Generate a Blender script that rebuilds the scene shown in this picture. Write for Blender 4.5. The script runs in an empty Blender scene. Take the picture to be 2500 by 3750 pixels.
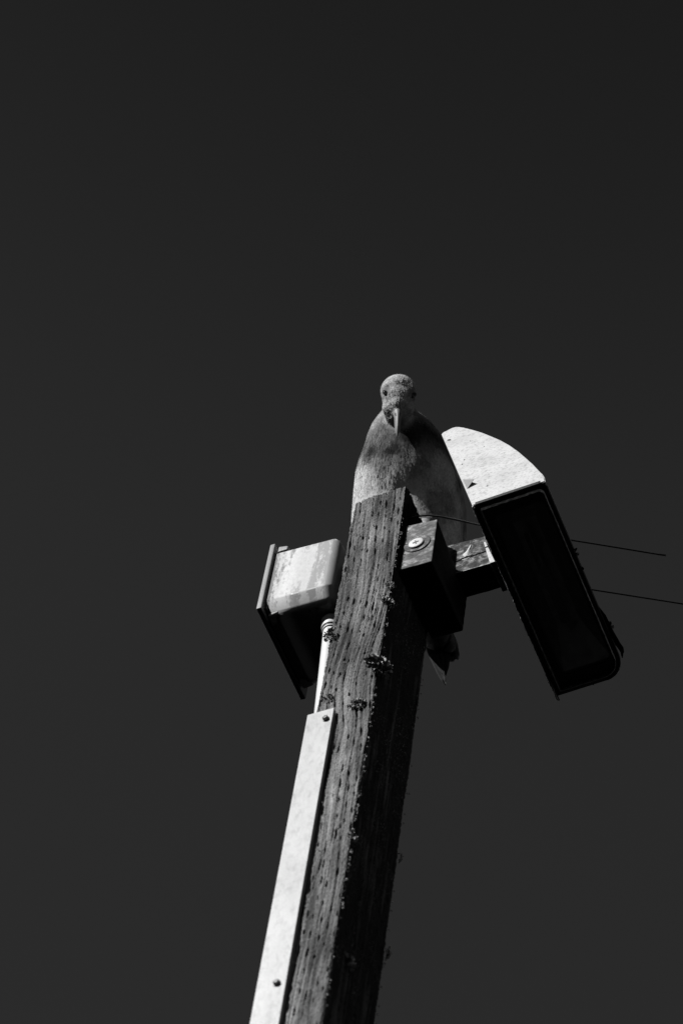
import bpy, bmesh, math, random
import numpy as np
from mathutils import Vector, Matrix, noise as mnoise
rnd = random.Random(7)
rng = np.random.default_rng(7)
sc = bpy.context.scene
TOP = 5.64                     # height of the post's top above the ground (m); shapes below are measured from it
H = 0.0445                     # half the width of the post
BACK = 0.0915                  # back face of the post

# ------------------------------------------------------------------ camera
cam = bpy.data.cameras.new('camera')
cam.sensor_fit = 'VERTICAL'; cam.sensor_height = 36.0; cam.sensor_width = 24.0
cam.lens = 107.8; cam.clip_start = 0.05; cam.clip_end = 8000
cam.dof.use_dof = True; cam.dof.focus_distance = 4.62; cam.dof.aperture_fstop = 7.0
camo = bpy.data.objects.new('camera', cam); sc.collection.objects.link(camo)
yaw, pitch, roll = .5463, 1.0118, .1872
d = Vector((-math.sin(yaw)*math.cos(pitch), math.cos(yaw)*math.cos(pitch), math.sin(pitch)))
r0 = Vector((math.cos(yaw), math.sin(yaw), 0)); u0 = r0.cross(d)
r = math.cos(roll)*r0 + math.sin(roll)*u0; u = -math.sin(roll)*r0 + math.cos(roll)*u0
M = Matrix((r, u, -d)).transposed().to_4x4(); M.translation = Vector((1.2420, -2.1924, -4.0403+TOP))
camo.matrix_world = M
sc.camera = camo

# ------------------------------------------------------------------ sky and sun (black and white film behind a red filter)
SUN_AZ, SUN_EL = 30.0, 35.0    # degrees left of the post's front (-Y), degrees above the horizon
w = bpy.data.worlds.new('World'); sc.world = w; w.use_nodes = True
nt = w.node_tree; nt.nodes.clear()
sky = nt.nodes.new('ShaderNodeTexSky'); sky.sky_type = 'NISHITA'; sky.sun_disc = False
sky.sun_elevation = math.radians(SUN_EL); sky.sun_rotation = math.radians(180 + SUN_AZ)
sky.air_density = 0.6; sky.dust_density = 0.0; sky.ozone_density = 2.0
sep = nt.nodes.new('ShaderNodeSeparateColor'); gm = nt.nodes.new('ShaderNodeMath'); gm.operation = 'MULTIPLY'; gm.inputs[1].default_value = 0.52
bg = nt.nodes.new('ShaderNodeBackground'); bg.inputs['Strength'].default_value = 0.1
wo = nt.nodes.new('ShaderNodeOutputWorld')
nt.links.new(sky.outputs[0], sep.inputs[0])
tcw = nt.nodes.new('ShaderNodeTexCoord'); sxw = nt.nodes.new('ShaderNodeSeparateXYZ'); nt.links.new(tcw.outputs['Generated'], sxw.inputs[0])
mw = nt.nodes.new('ShaderNodeMapRange'); mw.interpolation_type = 'SMOOTHSTEP'   # the filtered blue deepens towards the zenith
for k_, v_ in (('From Min', .82), ('From Max', .955), ('To Min', 1.05), ('To Max', .56)): mw.inputs[k_].default_value = v_
nt.links.new(sxw.outputs[2], mw.inputs['Value'])
gz = nt.nodes.new('ShaderNodeMath'); gz.operation = 'MULTIPLY'; nt.links.new(sep.outputs[0], gz.inputs[0]); nt.links.new(mw.outputs[0], gz.inputs[1])
nt.links.new(gz.outputs[0], gm.inputs[0])
nt.links.new(gm.outputs[0], bg.inputs[0]); nt.links.new(bg.outputs[0], wo.inputs[0])
sl = bpy.data.lights.new('sun', 'SUN'); sl.energy = 4.5; sl.angle = math.radians(0.53); sl.color = (1, 1, 1)
so = bpy.data.objects.new('sun', sl); sc.collection.objects.link(so)
az, el = math.radians(SUN_AZ), math.radians(SUN_EL)
S = Vector((-math.sin(az)*math.cos(el), -math.cos(az)*math.cos(el), math.sin(el)))
so.rotation_euler = S.to_track_quat('Z', 'Y').to_euler(); so.location = (-2, -6, 9)
sc.cycles.diffuse_bounces = 0   # high contrast black and white: no fill from the surroundings
sc.view_settings.view_transform = 'Standard'; sc.view_settings.look = 'None'
sc.view_settings.exposure = 0.0; sc.view_settings.gamma = 1.0; sc.view_settings.use_curve_mapping = False

# ------------------------------------------------------------------ materials
class N:
    def __init__(s, name):
        s.m = bpy.data.materials.new(name); s.m.use_nodes = True; s.t = s.m.node_tree; s.t.nodes.clear()
        s.out = s.n('ShaderNodeOutputMaterial'); s.p = s.n('ShaderNodeBsdfPrincipled'); s.l(s.p.outputs[0], s.out.inputs[0])
        s.tc = s.n('ShaderNodeTexCoord').outputs['Object']
    def n(s, k): return s.t.nodes.new(k)
    def l(s, a, b): s.t.links.new(a, b)
    def coord(s, scale, rot=(0, 0, 0)):
        m = s.n('ShaderNodeMapping'); m.inputs['Scale'].default_value = scale; m.inputs['Rotation'].default_value = rot
        s.l(s.tc, m.inputs['Vector']); return m.outputs[0]
    def noise(s, scale, st=(1, 1, 1), detail=4, rough=.55, dist=0, rot=(0, 0, 0)):
        n = s.n('ShaderNodeTexNoise'); n.inputs['Scale'].default_value = scale; n.inputs['Detail'].default_value = detail
        n.inputs['Roughness'].default_value = rough; n.inputs['Distortion'].default_value = dist
        s.l(s.coord(st, rot), n.inputs['Vector']); return n.outputs[0]
    def ramp(s, f, stops):
        rr = s.n('ShaderNodeValToRGB'); cr = rr.color_ramp
        while len(cr.elements) < len(stops): cr.elements.new(.5)
        for e, (p, v) in zip(cr.elements, stops): e.position = p; e.color = (v, v, v, 1)
        s.l(f, rr.inputs[0]); return rr.outputs[0]
    def math(s, op, a, b):
        m = s.n('ShaderNodeMath'); m.operation = op
        for i, v in ((0, a), (1, b)):
            if isinstance(v, (int, float)): m.inputs[i].default_value = v
            else: s.l(v, m.inputs[i])
        return m.outputs[0]
    def mix(s, f, a, b):
        m = s.n('ShaderNodeMix'); m.data_type = 'FLOAT'
        for i, v in ((0, f), (2, a), (3, b)):
            if isinstance(v, (int, float)): m.inputs[i].default_value = v
            else: s.l(v, m.inputs[i])
        return m.outputs[0]
    def col(s, v):
        if isinstance(v, (int, float)): s.p.inputs['Base Color'].default_value = (v, v, v, 1)
        else: s.l(v, s.p.inputs['Base Color'])
    def bump(s, h, dist, strength=1.0):
        b = s.n('ShaderNodeBump'); b.inputs['Distance'].default_value = dist; b.inputs['Strength'].default_value = strength
        s.l(h, b.inputs['Height']); s.l(b.outputs[0], s.p.inputs['Normal'])
    def fin(s, rough=.7, spec=.3, metal=0):
        if isinstance(rough, (int, float)): s.p.inputs['Roughness'].default_value = rough
        else: s.l(rough, s.p.inputs['Roughness'])
        s.p.inputs['Specular IOR Level'].default_value = spec; s.p.inputs['Metallic'].default_value = metal
        return s.m

def plain(name, v, rough=.6, spec=.3, metal=0, var=.25, sc_=120):
    a = N(name); n = a.noise(sc_, detail=5)
    a.col(a.ramp(n, [(.3, v*(1-var)), (.7, v*(1+var))])); a.bump(n, .0004, .5)
    return a.fin(rough, spec, metal)

def wood_mat():
    a = N('weathered_wood')
    at = a.n('ShaderNodeAttribute'); at.attribute_name = 'grain'; g = at.outputs['Fac']
    fine = a.noise(950, (1, 1, .30), 4, .65)
    fib = a.noise(260, (1, 1, .035), 4, .6, .6)
    blot = a.noise(16, (1.6, 1.6, .7), 5, .6)
    c = a.ramp(g, [(0, .045), (.30, .175), (.52, .285), (1, .62)])
    c = a.math('MULTIPLY', c, a.ramp(fine, [(.28, .42), (.72, 1.6)]))
    c = a.math('MULTIPLY', c, a.ramp(fib, [(.3, .78), (.7, 1.22)]))
    c = a.math('MULTIPLY', c, a.ramp(blot, [(.3, .72), (.7, 1.25)]))
    sp = a.noise(420, (1, 1, .6), 2, .5); big = a.noise(30, (1, 1, .5), 3)
    f = a.math('MULTIPLY', a.ramp(sp, [(.62, 0), (.68, 1)]), a.ramp(big, [(.45, 0), (.62, 1)]))
    c = a.mix(f, c, .34)
    a.col(c)
    h = a.math('ADD', a.math('MULTIPLY', fine, .8), fib); a.bump(h, .0011, .9)
    return a.fin(.92, .1)

def chalk_mat():   # grey box with white streaks of droppings running over its front face
    a = N('grey_plastic_with_white_streaks')
    streak = a.noise(36, (1.7, 1, .22), 8, .70, .2, (0, math.radians(-14), 0))
    fine = a.noise(230, (1, 1, .6), 4, .6)
    s2 = a.math('ADD', streak, a.math('MULTIPLY', a.math('SUBTRACT', fine, .5), .26))
    sx = a.n('ShaderNodeSeparateXYZ'); a.l(a.tc, sx.inputs[0])
    # heaviest a third of the way in from the lid
    mr = a.n('ShaderNodeMapRange'); mr.inputs['From Min'].default_value = .085; mr.inputs['From Max'].default_value = .000
    a.l(a.math('ABSOLUTE', a.math('ADD', sx.outputs[0], .0700), 0), mr.inputs['Value'])
    amt = a.math('ADD', s2, a.math('MULTIPLY', mr.outputs[0], .19))
    top = a.ramp(amt, [(.565, 0), (.650, 1)])
    ny = a.n('ShaderNodeNewGeometry'); sn = a.n('ShaderNodeSeparateXYZ'); a.l(ny.outputs['Normal'], sn.inputs[0])
    zf = a.n('ShaderNodeMapRange'); zf.inputs['From Min'].default_value = -.006; zf.inputs['From Max'].default_value = .016
    a.l(sx.outputs[2], zf.inputs['Value'])
    f = a.math('MULTIPLY', top, zf.outputs[0])
    base = a.ramp(a.noise(14, detail=3), [(.3, .33), (.7, .38)])
    a.col(a.mix(f, base, a.ramp(fine, [(.3, .66), (.7, .78)])))
    a.bump(a.math('ADD', f, fine), .0003, .5)
    return a.fin(a.mix(f, .42, .9), .4)

def paint_mat(name, v, dirt=.5, sp_scale=170, st=(1, 1, .8), rough=.5):
    a = N(name)
    n1 = a.noise(sp_scale, st, 5, .62); n2 = a.noise(22, st, 4, .6); n3 = a.noise(600, st, 2, .5)
    c = a.math('MULTIPLY', a.ramp(n2, [(.36, v*.84), (.60, v)]), a.ramp(n1, [(.30, dirt), (.52, 1.0)]))
    sp = a.noise(90, (1, 1, 1), 2, .4)
    c = a.math('MULTIPLY', c, a.ramp(sp, [(.225, .3), (.26, 1)]))
    a.col(c); a.bump(a.math('ADD', n1, n3), .0005, .5)
    return a.fin(rough, .35)

def crust_mat(name, lo, mid, hi, scale=60, st=(1, 1, 1), hi_at=.62, front=None):
    a = N(name)
    n = a.noise(scale, st, 7, .68, .4); f = a.noise(700, (1, 1, 1), 3, .6)
    v = a.math('ADD', n, a.math('MULTIPLY', a.math('SUBTRACT', f, .5), .22))
    c = a.ramp(v, [(.32, lo), (.5, mid), (hi_at, hi)])
    if front is not None:      # droppings and salt crust on the front; shade is painted into the other faces
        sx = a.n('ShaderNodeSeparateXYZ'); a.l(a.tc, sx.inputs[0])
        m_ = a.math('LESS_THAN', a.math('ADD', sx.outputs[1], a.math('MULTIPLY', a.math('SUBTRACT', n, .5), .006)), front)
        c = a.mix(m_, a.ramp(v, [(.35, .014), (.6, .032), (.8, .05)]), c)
    a.col(c); a.bump(v, .0015, .8)
    return a.fin(.85, .2)

def feather_mat():
    a = N('plumage'); at = a.n('ShaderNodeAttribute'); at.attribute_name = 'tone'
    n = a.noise(500, (1, 1, .35), 3, .6)
    a.col(a.math('MULTIPLY', at.outputs['Fac'], a.ramp(n, [(.25, .72), (.75, 1.28)]))); a.bump(n, .0004, .5)
    m = a.fin(.9, .08); a.p.inputs['Sheen Weight'].default_value = 0.0
    return m

MW = wood_mat(); MBOX = chalk_mat()
MLID = paint_mat('grey_plastic', .38, .80, 60, (1, 1, .4), .45)
MCH = paint_mat('dull_zinc_cover', .63, .72, 95, (1, 1, .5), .42)
MPIPE = plain('white_plastic_pipe', .80, .45, .4, 0, .02, 60)
MFIX = paint_mat('weathered_white_enamel', .74, .60, 190, (1, 1, 1.6), .5)
MBLK = plain('black_frame_enamel', .012, .38, .4, 0, .4, 200)
MGSK = plain('pale_gasket', .42, .6, .3, 0, .9, 140)
MREF = plain('dulled_reflector', .75, .4, .5, .6, .3, 60)
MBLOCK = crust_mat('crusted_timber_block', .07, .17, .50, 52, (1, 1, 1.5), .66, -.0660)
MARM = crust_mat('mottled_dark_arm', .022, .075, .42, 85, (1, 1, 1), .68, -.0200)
MBOLT = paint_mat('bright_bolt_head', .80, .9, 150)
MWASH = crust_mat('washer_steel', .07, .13, .38, 90)
MSCREW = plain('rusty_screw', .10, .45, .5, .5, .6, 300)
MCABLE = plain('black_cable', .03, .35, .5, 0, .2, 200)
MDROP = plain('white_dropping', .74, .9, .1, 0, .12, 250)
MLICH = plain('dry_moss', .60, .95, .05, 0, .55, 260)
MPATCH = plain('pale_lichen_spot', .16, .9, .1, 0, .3, 200)
MTAB = plain('grey_metal_tab', .30, .5, .3, 0, .1, 80)
MFE = feather_mat()
MBILL = plain('horn_bill', .30, .5, .3, 0, .18, 120)
MEYE = plain('dark_eye', .006, .08, .6, 0, .1)
MLEG = plain('bird_leg_skin', .35, .6, .3)
MSHRED = plain('torn_rubber', .02, .8, .1, 0, .4)
g = N('glass_pane'); g.col(.6); g.fin(.08, .5); g.p.inputs['Transmission Weight'].default_value = 1.0; MGLASS = g.m
a = N('dark_tarmac'); nn = a.noise(40, detail=6); a.col(a.ramp(nn, [(.3, .004), (.7, .008)])); a.bump(nn, .01, .5); MGROUND = a.fin(.9, .1)

# ------------------------------------------------------------------ builders
def wloc(o):
    v = Vector((0, 0, 0))
    while o: v += o.location; o = o.parent
    return v
def props(o, label=None, cat=None, group=None, kind=None):
    if label: o['label'] = label
    if cat: o['category'] = cat
    if group: o['group'] = group
    if kind: o['kind'] = kind
    return o
def thing(name, label, cat, base, group=None):
    o = bpy.data.objects.new(name, None); sc.collection.objects.link(o); o.location = Vector(base) + Vector((0, 0, TOP))
    o.empty_display_size = .02
    return props(o, label, cat, group)
def link(name, me, mat, parent=None, smooth=False):
    """me is in post-top coordinates; it is moved into its parent's (or the world's) space."""
    off = Vector((0, 0, TOP)) - (wloc(parent) if parent else Vector((0, 0, 0)))
    me.transform(Matrix.Translation(off))
    me.materials.clear(); me.materials.append(mat)
    if smooth:
        me.polygons.foreach_set('use_smooth', [True]*len(me.polygons))
    o = bpy.data.objects.new(name, me); sc.collection.objects.link(o)
    if parent: o.parent = parent
    return o
def centred(name, me, mat, base, smooth=False):
    o = link(name, me, mat, None, smooth)
    b = Vector(base) + Vector((0, 0, TOP)); o.data.transform(Matrix.Translation(-b)); o.location = b
    return o
def bmm(bm, name):
    me = bpy.data.meshes.new(name); bmesh.ops.recalc_face_normals(bm, faces=bm.faces); bm.to_mesh(me); bm.free(); return me
def pyd(name, v, f):
    me = bpy.data.meshes.new(name); me.from_pydata([tuple(x) for x in v], [], f); me.update(); return me
def box_me(name, x0, x1, y0, y1, z0, z1, bev=0, seg=2):
    bm = bmesh.new(); bmesh.ops.create_cube(bm, size=1)
    for v in bm.verts:
        v.co = Vector(((x0+x1)/2+v.co.x*(x1-x0), (y0+y1)/2+v.co.y*(y1-y0), (z0+z1)/2+v.co.z*(z1-z0)))
    if bev: bmesh.ops.bevel(bm, geom=bm.edges[:], offset=bev, segments=seg, affect='EDGES', profile=.5)
    return bmm(bm, name)
def tube_me(name, pts, rad, n=14, closed_ends=True, jitter=0):
    pts = [Vector(p) for p in pts]; rads = rad if isinstance(rad, list) else [rad]*len(pts)
    V = []; F = []; up = Vector((.3, .2, 1)).normalized()
    t0 = (pts[1]-pts[0]).normalized(); e1 = t0.orthogonal().normalized()
    for i, p in enumerate(pts):
        t = (pts[min(i+1, len(pts)-1)]-pts[max(i-1, 0)]).normalized()
        e1 = (e1 - t*e1.dot(t)).normalized(); e2 = t.cross(e1)
        for k in range(n):
            an = 2*math.pi*k/n; rr = rads[i]*(1+(rnd.uniform(-jitter, jitter) if jitter else 0))
            V.append(p+(e1*math.cos(an)+e2*math.sin(an))*rr)
    for i in range(len(pts)-1):
        for k in range(n):
            F.append((i*n+k, i*n+(k+1) % n, (i+1)*n+(k+1) % n, (i+1)*n+k))
    if closed_ends:
        F.append(tuple(range(n))[::-1]); F.append(tuple((len(pts)-1)*n+k for k in range(n)))
    me = pyd(name, V, F); bm = bmesh.new(); bm.from_mesh(me); bmesh.ops.recalc_face_normals(bm, faces=bm.faces); bm.to_mesh(me); bm.free(); return me
def lathe_me(name, origin, axis, prof, n=32, e=None):
    """prof: list of (distance along axis, radius)"""
    ax = Vector(axis).normalized(); e1 = ax.orthogonal().normalized() if e is None else Vector(e); e2 = ax.cross(e1); o = Vector(origin)
    V = [o+ax*h+(e1*math.cos(2*math.pi*k/n)+e2*math.sin(2*math.pi*k/n))*rr for h, rr in prof for k in range(n)]
    F = [(i*n+k, i*n+(k+1) % n, (i+1)*n+(k+1) % n, (i+1)*n+k) for i in range(len(prof)-1) for k in range(n)]
    F.append(tuple(range(n))[::-1]); F.append(tuple((len(prof)-1)*n+k for k in range(n)))
    me = pyd(name, V, F); bm = bmesh.new(); bm.from_mesh(me); bmesh.ops.recalc_face_normals(bm, faces=bm.faces); bm.to_mesh(me); bm.free(); return me
def prism_me(name, poly, o, a, b, c, c0, c1, bev=0):
    """polygon of (i,j) in the plane o + i*a + j*b, extruded along c from c0 to c1"""
    o, a, b, c = Vector(o), Vector(a), Vector(b), Vector(c); n = len(poly)
    V = [o+a*i+b*j+c*k for k in (c0, c1) for i, j in poly]
    F = [tuple(range(n))[::-1], tuple(range(n, 2*n))]+[(k, (k+1) % n, n+(k+1) % n, n+k) for k in range(n)]
    me = pyd(name, V, F); bm = bmesh.new(); bm.from_mesh(me); bmesh.ops.recalc_face_normals(bm, faces=bm.faces)
    if bev: bmesh.ops.bevel(bm, geom=bm.edges[:], offset=bev, segments=2, affect='EDGES', profile=.5)
    return bmm(bm, name)
def join_me(name, mes):
    bm = bmesh.new()
    for m in mes: bm.from_mesh(m)
    me = bpy.data.meshes.new(name); bm.to_mesh(me); bm.free()
    for m in mes: bpy.data.meshes.remove(m)
    return me
def wn(o, ang=40):
    m = o.modifiers.new('wn', 'WEIGHTED_NORMAL'); m.keep_sharp = True; return o

# value noise in numpy
_T = rng.random((256, 256))
def vn(x, y):
    xi = np.floor(x).astype(int); yi = np.floor(y).astype(int); fx = x-xi; fy = y-yi
    fx = fx*fx*(3-2*fx); fy = fy*fy*(3-2*fy)
    g = lambda i, j: _T[i & 255, j & 255]
    return (g(xi, yi)*(1-fx)+g(xi+1, yi)*fx)*(1-fy)+(g(xi, yi+1)*(1-fx)+g(xi+1, yi+1)*fx)*fy
def fbm(x, y, o=4):
    s = 0; a = .5
    for k in range(o): s = s+a*vn(x*2**k+17*k, y*2**k+31*k); a *= .5
    return s/(1-.5**o)

# ------------------------------------------------------------------ ground
gm_ = bmesh.new(); bmesh.ops.create_grid(gm_, x_segments=40, y_segments=40, size=3000)
for v in gm_.verts: v.co.z = -TOP
go = link('ground', bmm(gm_, 'ground'), MGROUND); props(go, kind='structure', label='dark tarmac ground far below the camera view')

# ------------------------------------------------------------------ the post
post = thing('wooden_post', 'weathered grey timber post with rough grain rising to where the bird perches', 'post', (0, .0235, -TOP))
def build_post():
    per = []   # (x, y, nx, ny, face, a)
    def side(x0, y0, x1, y1, nx, ny, face, step):
        L = math.hypot(x1-x0, y1-y0); n = int(round(L/step))
        for k in range(n):
            t = k/n; per.append((x0+(x1-x0)*t, y0+(y1-y0)*t, nx, ny, face, t*L))
    XR = H-.0016
    side(-H, -H, XR, -H, 0, -1, 0, .00085)
    side(XR, -H, XR, BACK, 1, 0, 1, .0022)
    side(XR, BACK, -H, BACK, 0, 1, 2, .006)
    side(-H, BACK, -H, -H, -1, 0, 3, .003)
    P = np.array(per); n = len(P)
    zt = np.concatenate([np.arange(0, -1.55, -.0014), np.arange(-1.55, -TOP-.3, -.03)]); m = len(zt)
    A = np.tile(P[:, 5], (m, 1)); Z = np.tile(zt[:, None], (1, n)); FACE = np.tile(P[:, 4], (m, 1))
    # the grain sweeps sideways round a knot
    warp = .013*np.exp(-((Z+.50)/.11)**2)*(.4+.6*np.clip(A/.06, 0, 1)) - .009*np.exp(-(((Z+.63)/.045)**2+((A-.03)/.03)**2)) + .0035*np.sin(Z*9+1)
    ga = A+warp*(FACE == 0)+.004*fbm(A*20+3, Z*4)
    grain = fbm(ga*330+FACE*40, Z*7, 3)*.6+fbm(ga*900, Z*16, 2)*.4
    rid = 1-np.abs(2*fbm(ga*160+FACE*11, Z*3.2, 3)-1)*2.2
    split = np.clip((.10-np.abs(fbm(ga*95+FACE*9+5, Z*3.5, 2)-.5))*10, 0, 1)
    patch = fbm(A*30+FACE*7, Z*9, 4)
    h = -.0022*(1-grain)-.0009*np.clip(1-rid, 0, 1)-.0020*split*np.clip((patch-.42)*6, 0, 1)
    h += .0024*(fbm(A*560, Z*300, 3)-.5)+.0012*(patch-.5)
    # incised slits: columns 11 mm apart, 36 mm pitch, stepped
    pitch, colw = .036, .0112
    ga = ga+.0016*(fbm(Z*22+FACE*5, ga*30, 3)-.5)*2
    ci = np.floor(ga/colw); ph = ((Z/pitch+ci/3.0+.13*np.sin(ci*7.3)) % 1.0-.5)*pitch
    cu = (ga/colw-ci-.5)*colw+.0012*np.sin(ci*3+np.floor(Z/pitch+ci/3.0)*5.1)
    hs = _T[(ci.astype(int)*7+np.floor(Z/pitch+ci/3.0+.13*np.sin(ci*7.3)).astype(int)*13) & 255, 9]
    ln = .0022+.0085*hs**1.5; wd = .0005+.0011*fbm(Z*60+ci, ci*3.1, 2)
    slit = np.clip(1.25-np.sqrt((cu/wd)**2+(ph/ln)**2), 0, 1)*(hs > .22)
    h -= .0050*np.clip(slit*2.5, 0, 1)
    crack = np.exp(-(cu/.0007)**2)*np.clip((fbm(ga*60+3, Z*14, 3)-.36)*6, 0, 1)
    h -= .0017*crack
    lc = fbm(ga*42+FACE*3+9, Z*1.6, 3); long_ = np.exp(-((lc-.5)/.010)**2)*np.clip((fbm(ga*25, Z*6+4, 2)-.42)*8, 0, 1); h -= .0026*long_
    tone = np.clip(.34+.75*(grain-.5)+.65*(patch-.5)-.25*split-.20*crack, 0, 1)
    h += .0011*(fbm(A*1150, Z*700, 2)-.5)
    # paler sapwood band with the knot
    tone += .28*np.exp(-((A-.052+warp)/.012)**2)*(FACE == 0)*np.clip(fbm(ga*120, Z*10, 3)*2-.6, 0, 1)
    tone += .20*np.exp(-((Z+.66)/.09)**2)*(FACE == 0)*np.clip(fbm(A*60, Z*30, 3)*2-.7, 0, 1)
    tone = tone-.34*(FACE == 1)  # shade of the right face, away from the sun, painted into its tone
    # worn arrises
    dn = np.roll(P[:, :2], -1, 0)-P[:, :2]
    cor = np.minimum.reduce([np.hypot(P[:, 0]-cx, P[:, 1]-cy) for cx in (-H, XR) for cy in (-H, BACK)])
    er = np.clip(1-cor/.0032, 0, 1)
    E = er[None, :]*(.0003+.0022*fbm(Z*55+FACE*3, Z*9+A*0, 4))
    cx_, cy_ = 0.0, (BACK-H)/2
    nx = P[:, 2].copy(); ny = P[:, 3].copy()
    for k in range(n):   # blend normals at the corners
        if cor[k] < .0025:
            sx = 1 if P[k, 0] > 0 else -1; sy = 1 if P[k, 1] > 0 else -1
            nx[k], ny[k] = sx*.7071, sy*.7071
    hh = h-E+.0012
    X = P[None, :, 0]+nx[None, :]*hh; Y = P[None, :, 1]+ny[None, :]*hh
    # the sawn top: worn, stepped, lower at the front left corner
    steps = np.where(P[:, 4] == 0, -.003*np.clip((.030-P[:, 5])/.012, 0, 1)-.0045*np.clip((.0045-P[:, 5])/.0045, 0, 1)**1.5, 0)
    tz = steps-.0045*np.abs(fbm(P[:, 5]*170, P[:, 4]*5.0+1, 4)-.35)-.0012*er
    Zz = np.tile(zt[:, None], (1, n)); k = np.clip(1+Z/.03, 0, 1); Zz = Zz+tz[None, :]*k
    V = np.stack([X, Y, Zz], -1).reshape(-1, 3)
    i = np.arange(m-1)[:, None]*n; j = np.arange(n)[None, :]; j2 = (j+1) % n
    F = np.stack([i+j, i+n+j, i+n+j2, i+j2], -1).reshape(-1, 4)
    ctr = V[:n].copy(); ctr[:, 0] *= .93; ctr[:, 1] = (ctr[:, 1]-cy_)*.93+cy_; ctr[:, 2] -= -.0006
    V = np.vstack([V, ctr, [[0, cy_, -.0005]]]); b = m*n
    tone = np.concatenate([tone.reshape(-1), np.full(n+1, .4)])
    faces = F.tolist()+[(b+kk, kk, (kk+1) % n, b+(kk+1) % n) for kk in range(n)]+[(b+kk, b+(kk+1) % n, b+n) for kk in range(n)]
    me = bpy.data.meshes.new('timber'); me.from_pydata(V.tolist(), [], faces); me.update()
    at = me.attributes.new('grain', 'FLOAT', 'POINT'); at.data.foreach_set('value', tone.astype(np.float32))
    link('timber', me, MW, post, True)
build_post()

# crumbs of lichen along the arrises: nobody could count them
def flakes(name, spots, size, per, mat, parent):
    V = []; F = []
    for (c, nrm, sz) in spots:
        for _ in range(per):
            nr = Vector(nrm); rv = Vector((rnd.gauss(0, 1), rnd.gauss(0, 1), rnd.gauss(0, 1))).normalized()
            p = Vector(c)+rv*sz*rnd.random()+nr*rnd.uniform(-.2, .8)*sz
            a_ = Vector((rnd.gauss(0, 1), rnd.gauss(0, 1), rnd.gauss(0, 1))).normalized(); b_ = a_.cross(rv).normalized()
            s_ = size*rnd.uniform(.5, 1.2); k = len(V)
            V += [p-a_*s_*.5, p+b_*s_*.4, p+a_*s_*.5+rv*s_*.3, p-b_*s_*.4]; F.append((k, k+1, k+2, k+3))
    return pyd(name, V, F)
spots = []
for _ in range(230):
    e = rnd.random(); z = -rnd.random()**.8*1.6-.03
    if e < .55: c, nr = (H-.001, -H+.001+rnd.uniform(-.0, .003), z), (.7, -.7, 0)
    elif e < .85: c, nr = (H-.0005, BACK-.001, z), (.7, .7, 0)
    else: c, nr = (rnd.uniform(-H, H), -H, z), (0, -1, 0)
    spots.append((c, nr, rnd.uniform(.0008, .0024)))
props(link('lichen_crust', flakes('lichen_crust', spots, .0022, 9, MLICH, post), MLICH, post), kind='stuff')

# moss tufts: curled lobes growing out from the timber
def tuft(c, nrm, rad, n, label):
    V = []; F = []; nr = Vector(nrm).normalized(); c = Vector(c); e1 = nr.orthogonal().normalized(); e2 = nr.cross(e1)
    for _ in range(int(n*2.0)):
        an = rnd.uniform(0, 6.283); q = math.sqrt(rnd.random()); base = c+(e1*math.cos(an)+e2*math.sin(an)*1.25)*rad*q*.75
        dirv = (nr*rnd.uniform(.4, 1.2)+(e1*math.cos(an)+e2*math.sin(an))*rnd.uniform(.1, 1.1)+Vector((rnd.gauss(0, .35), rnd.gauss(0, .35), rnd.gauss(0, .35)))).normalized()
        L = rad*rnd.uniform(.22, .50)*(1.1-.4*q); wv = dirv.cross(Vector((rnd.gauss(0, 1), rnd.gauss(0, 1), rnd.gauss(0, 1)))).normalized()*L*rnd.uniform(.16, .34)
        cur = wv.cross(dirv).normalized()*L*rnd.uniform(-.4, .4); base = base+nr*rad*.5*rnd.random()*(1-q)
        k = len(V)
        V += [base-wv*.4, base+wv*.4, base+dirv*L*.5-wv+cur*.4, base+dirv*L*.5+wv+cur*.4, base+dirv*L*.85-wv*.9+cur, base+dirv*L*.9+wv*.8+cur, base+dirv*L*1.05+cur*1.5]
        F += [(k, k+1, k+3, k+2), (k+2, k+3, k+5, k+4), (k+4, k+5, k+6)]
    o = centred('moss_tuft', pyd('moss_tuft', V, F), MLICH, c); props(o, label, 'moss', 'tufts of dry moss on the post')
tuft((.0425, -.0455, -.3325), (.7, -.7, 0), .013, 90, 'small curly moss tuft on the lit edge of the post below the timber block')
tuft((.0420, -.0450, -.2850), (.6, -.8, 0), .009, 50, 'tiny crumbly moss patch on the lit edge just under the bolted block')
tuft((-.0425, -.0455, -.3760), (-.6, -.8, 0), .014, 90, 'dark moss tuft overlapping the top of the white conduit')
tuft((.0430, -.0460, -.4950), (.6, -.8, 0), .020, 230, 'largest bushy moss tuft on the front edge of the post')
tuft((.0206, -.0450, -.5790), (0, -1, 0), .013, 90, 'round dark moss tuft in the middle of the front face beside the swirling grain')
tuft((-.0270, -.0450, -.5430), (0, -1, 0), .009, 50, 'small faint moss tuft on the front face above the metal channel')
tuft((.0440, -.0450, -.8900), (.7, -.7, 0), .009, 45, 'little moss tuft half way down the shadow edge of the post')
tuft((.0450, .0915, -.7650), (.8, .6, 0), .007, 40, 'moss tuft silhouetted on the dark back edge, the upper of two')
tuft((.0450, .0915, -.9650), (.8, .6, 0), .009, 70, 'moss tuft silhouetted on the dark back edge, the lower and bigger of two')
tuft((.0455, -.0060, -1.0950), (1, -.2, 0), .012, 60, 'pale lichen tuft alone on the shaded side of the post near the bottom')

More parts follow.
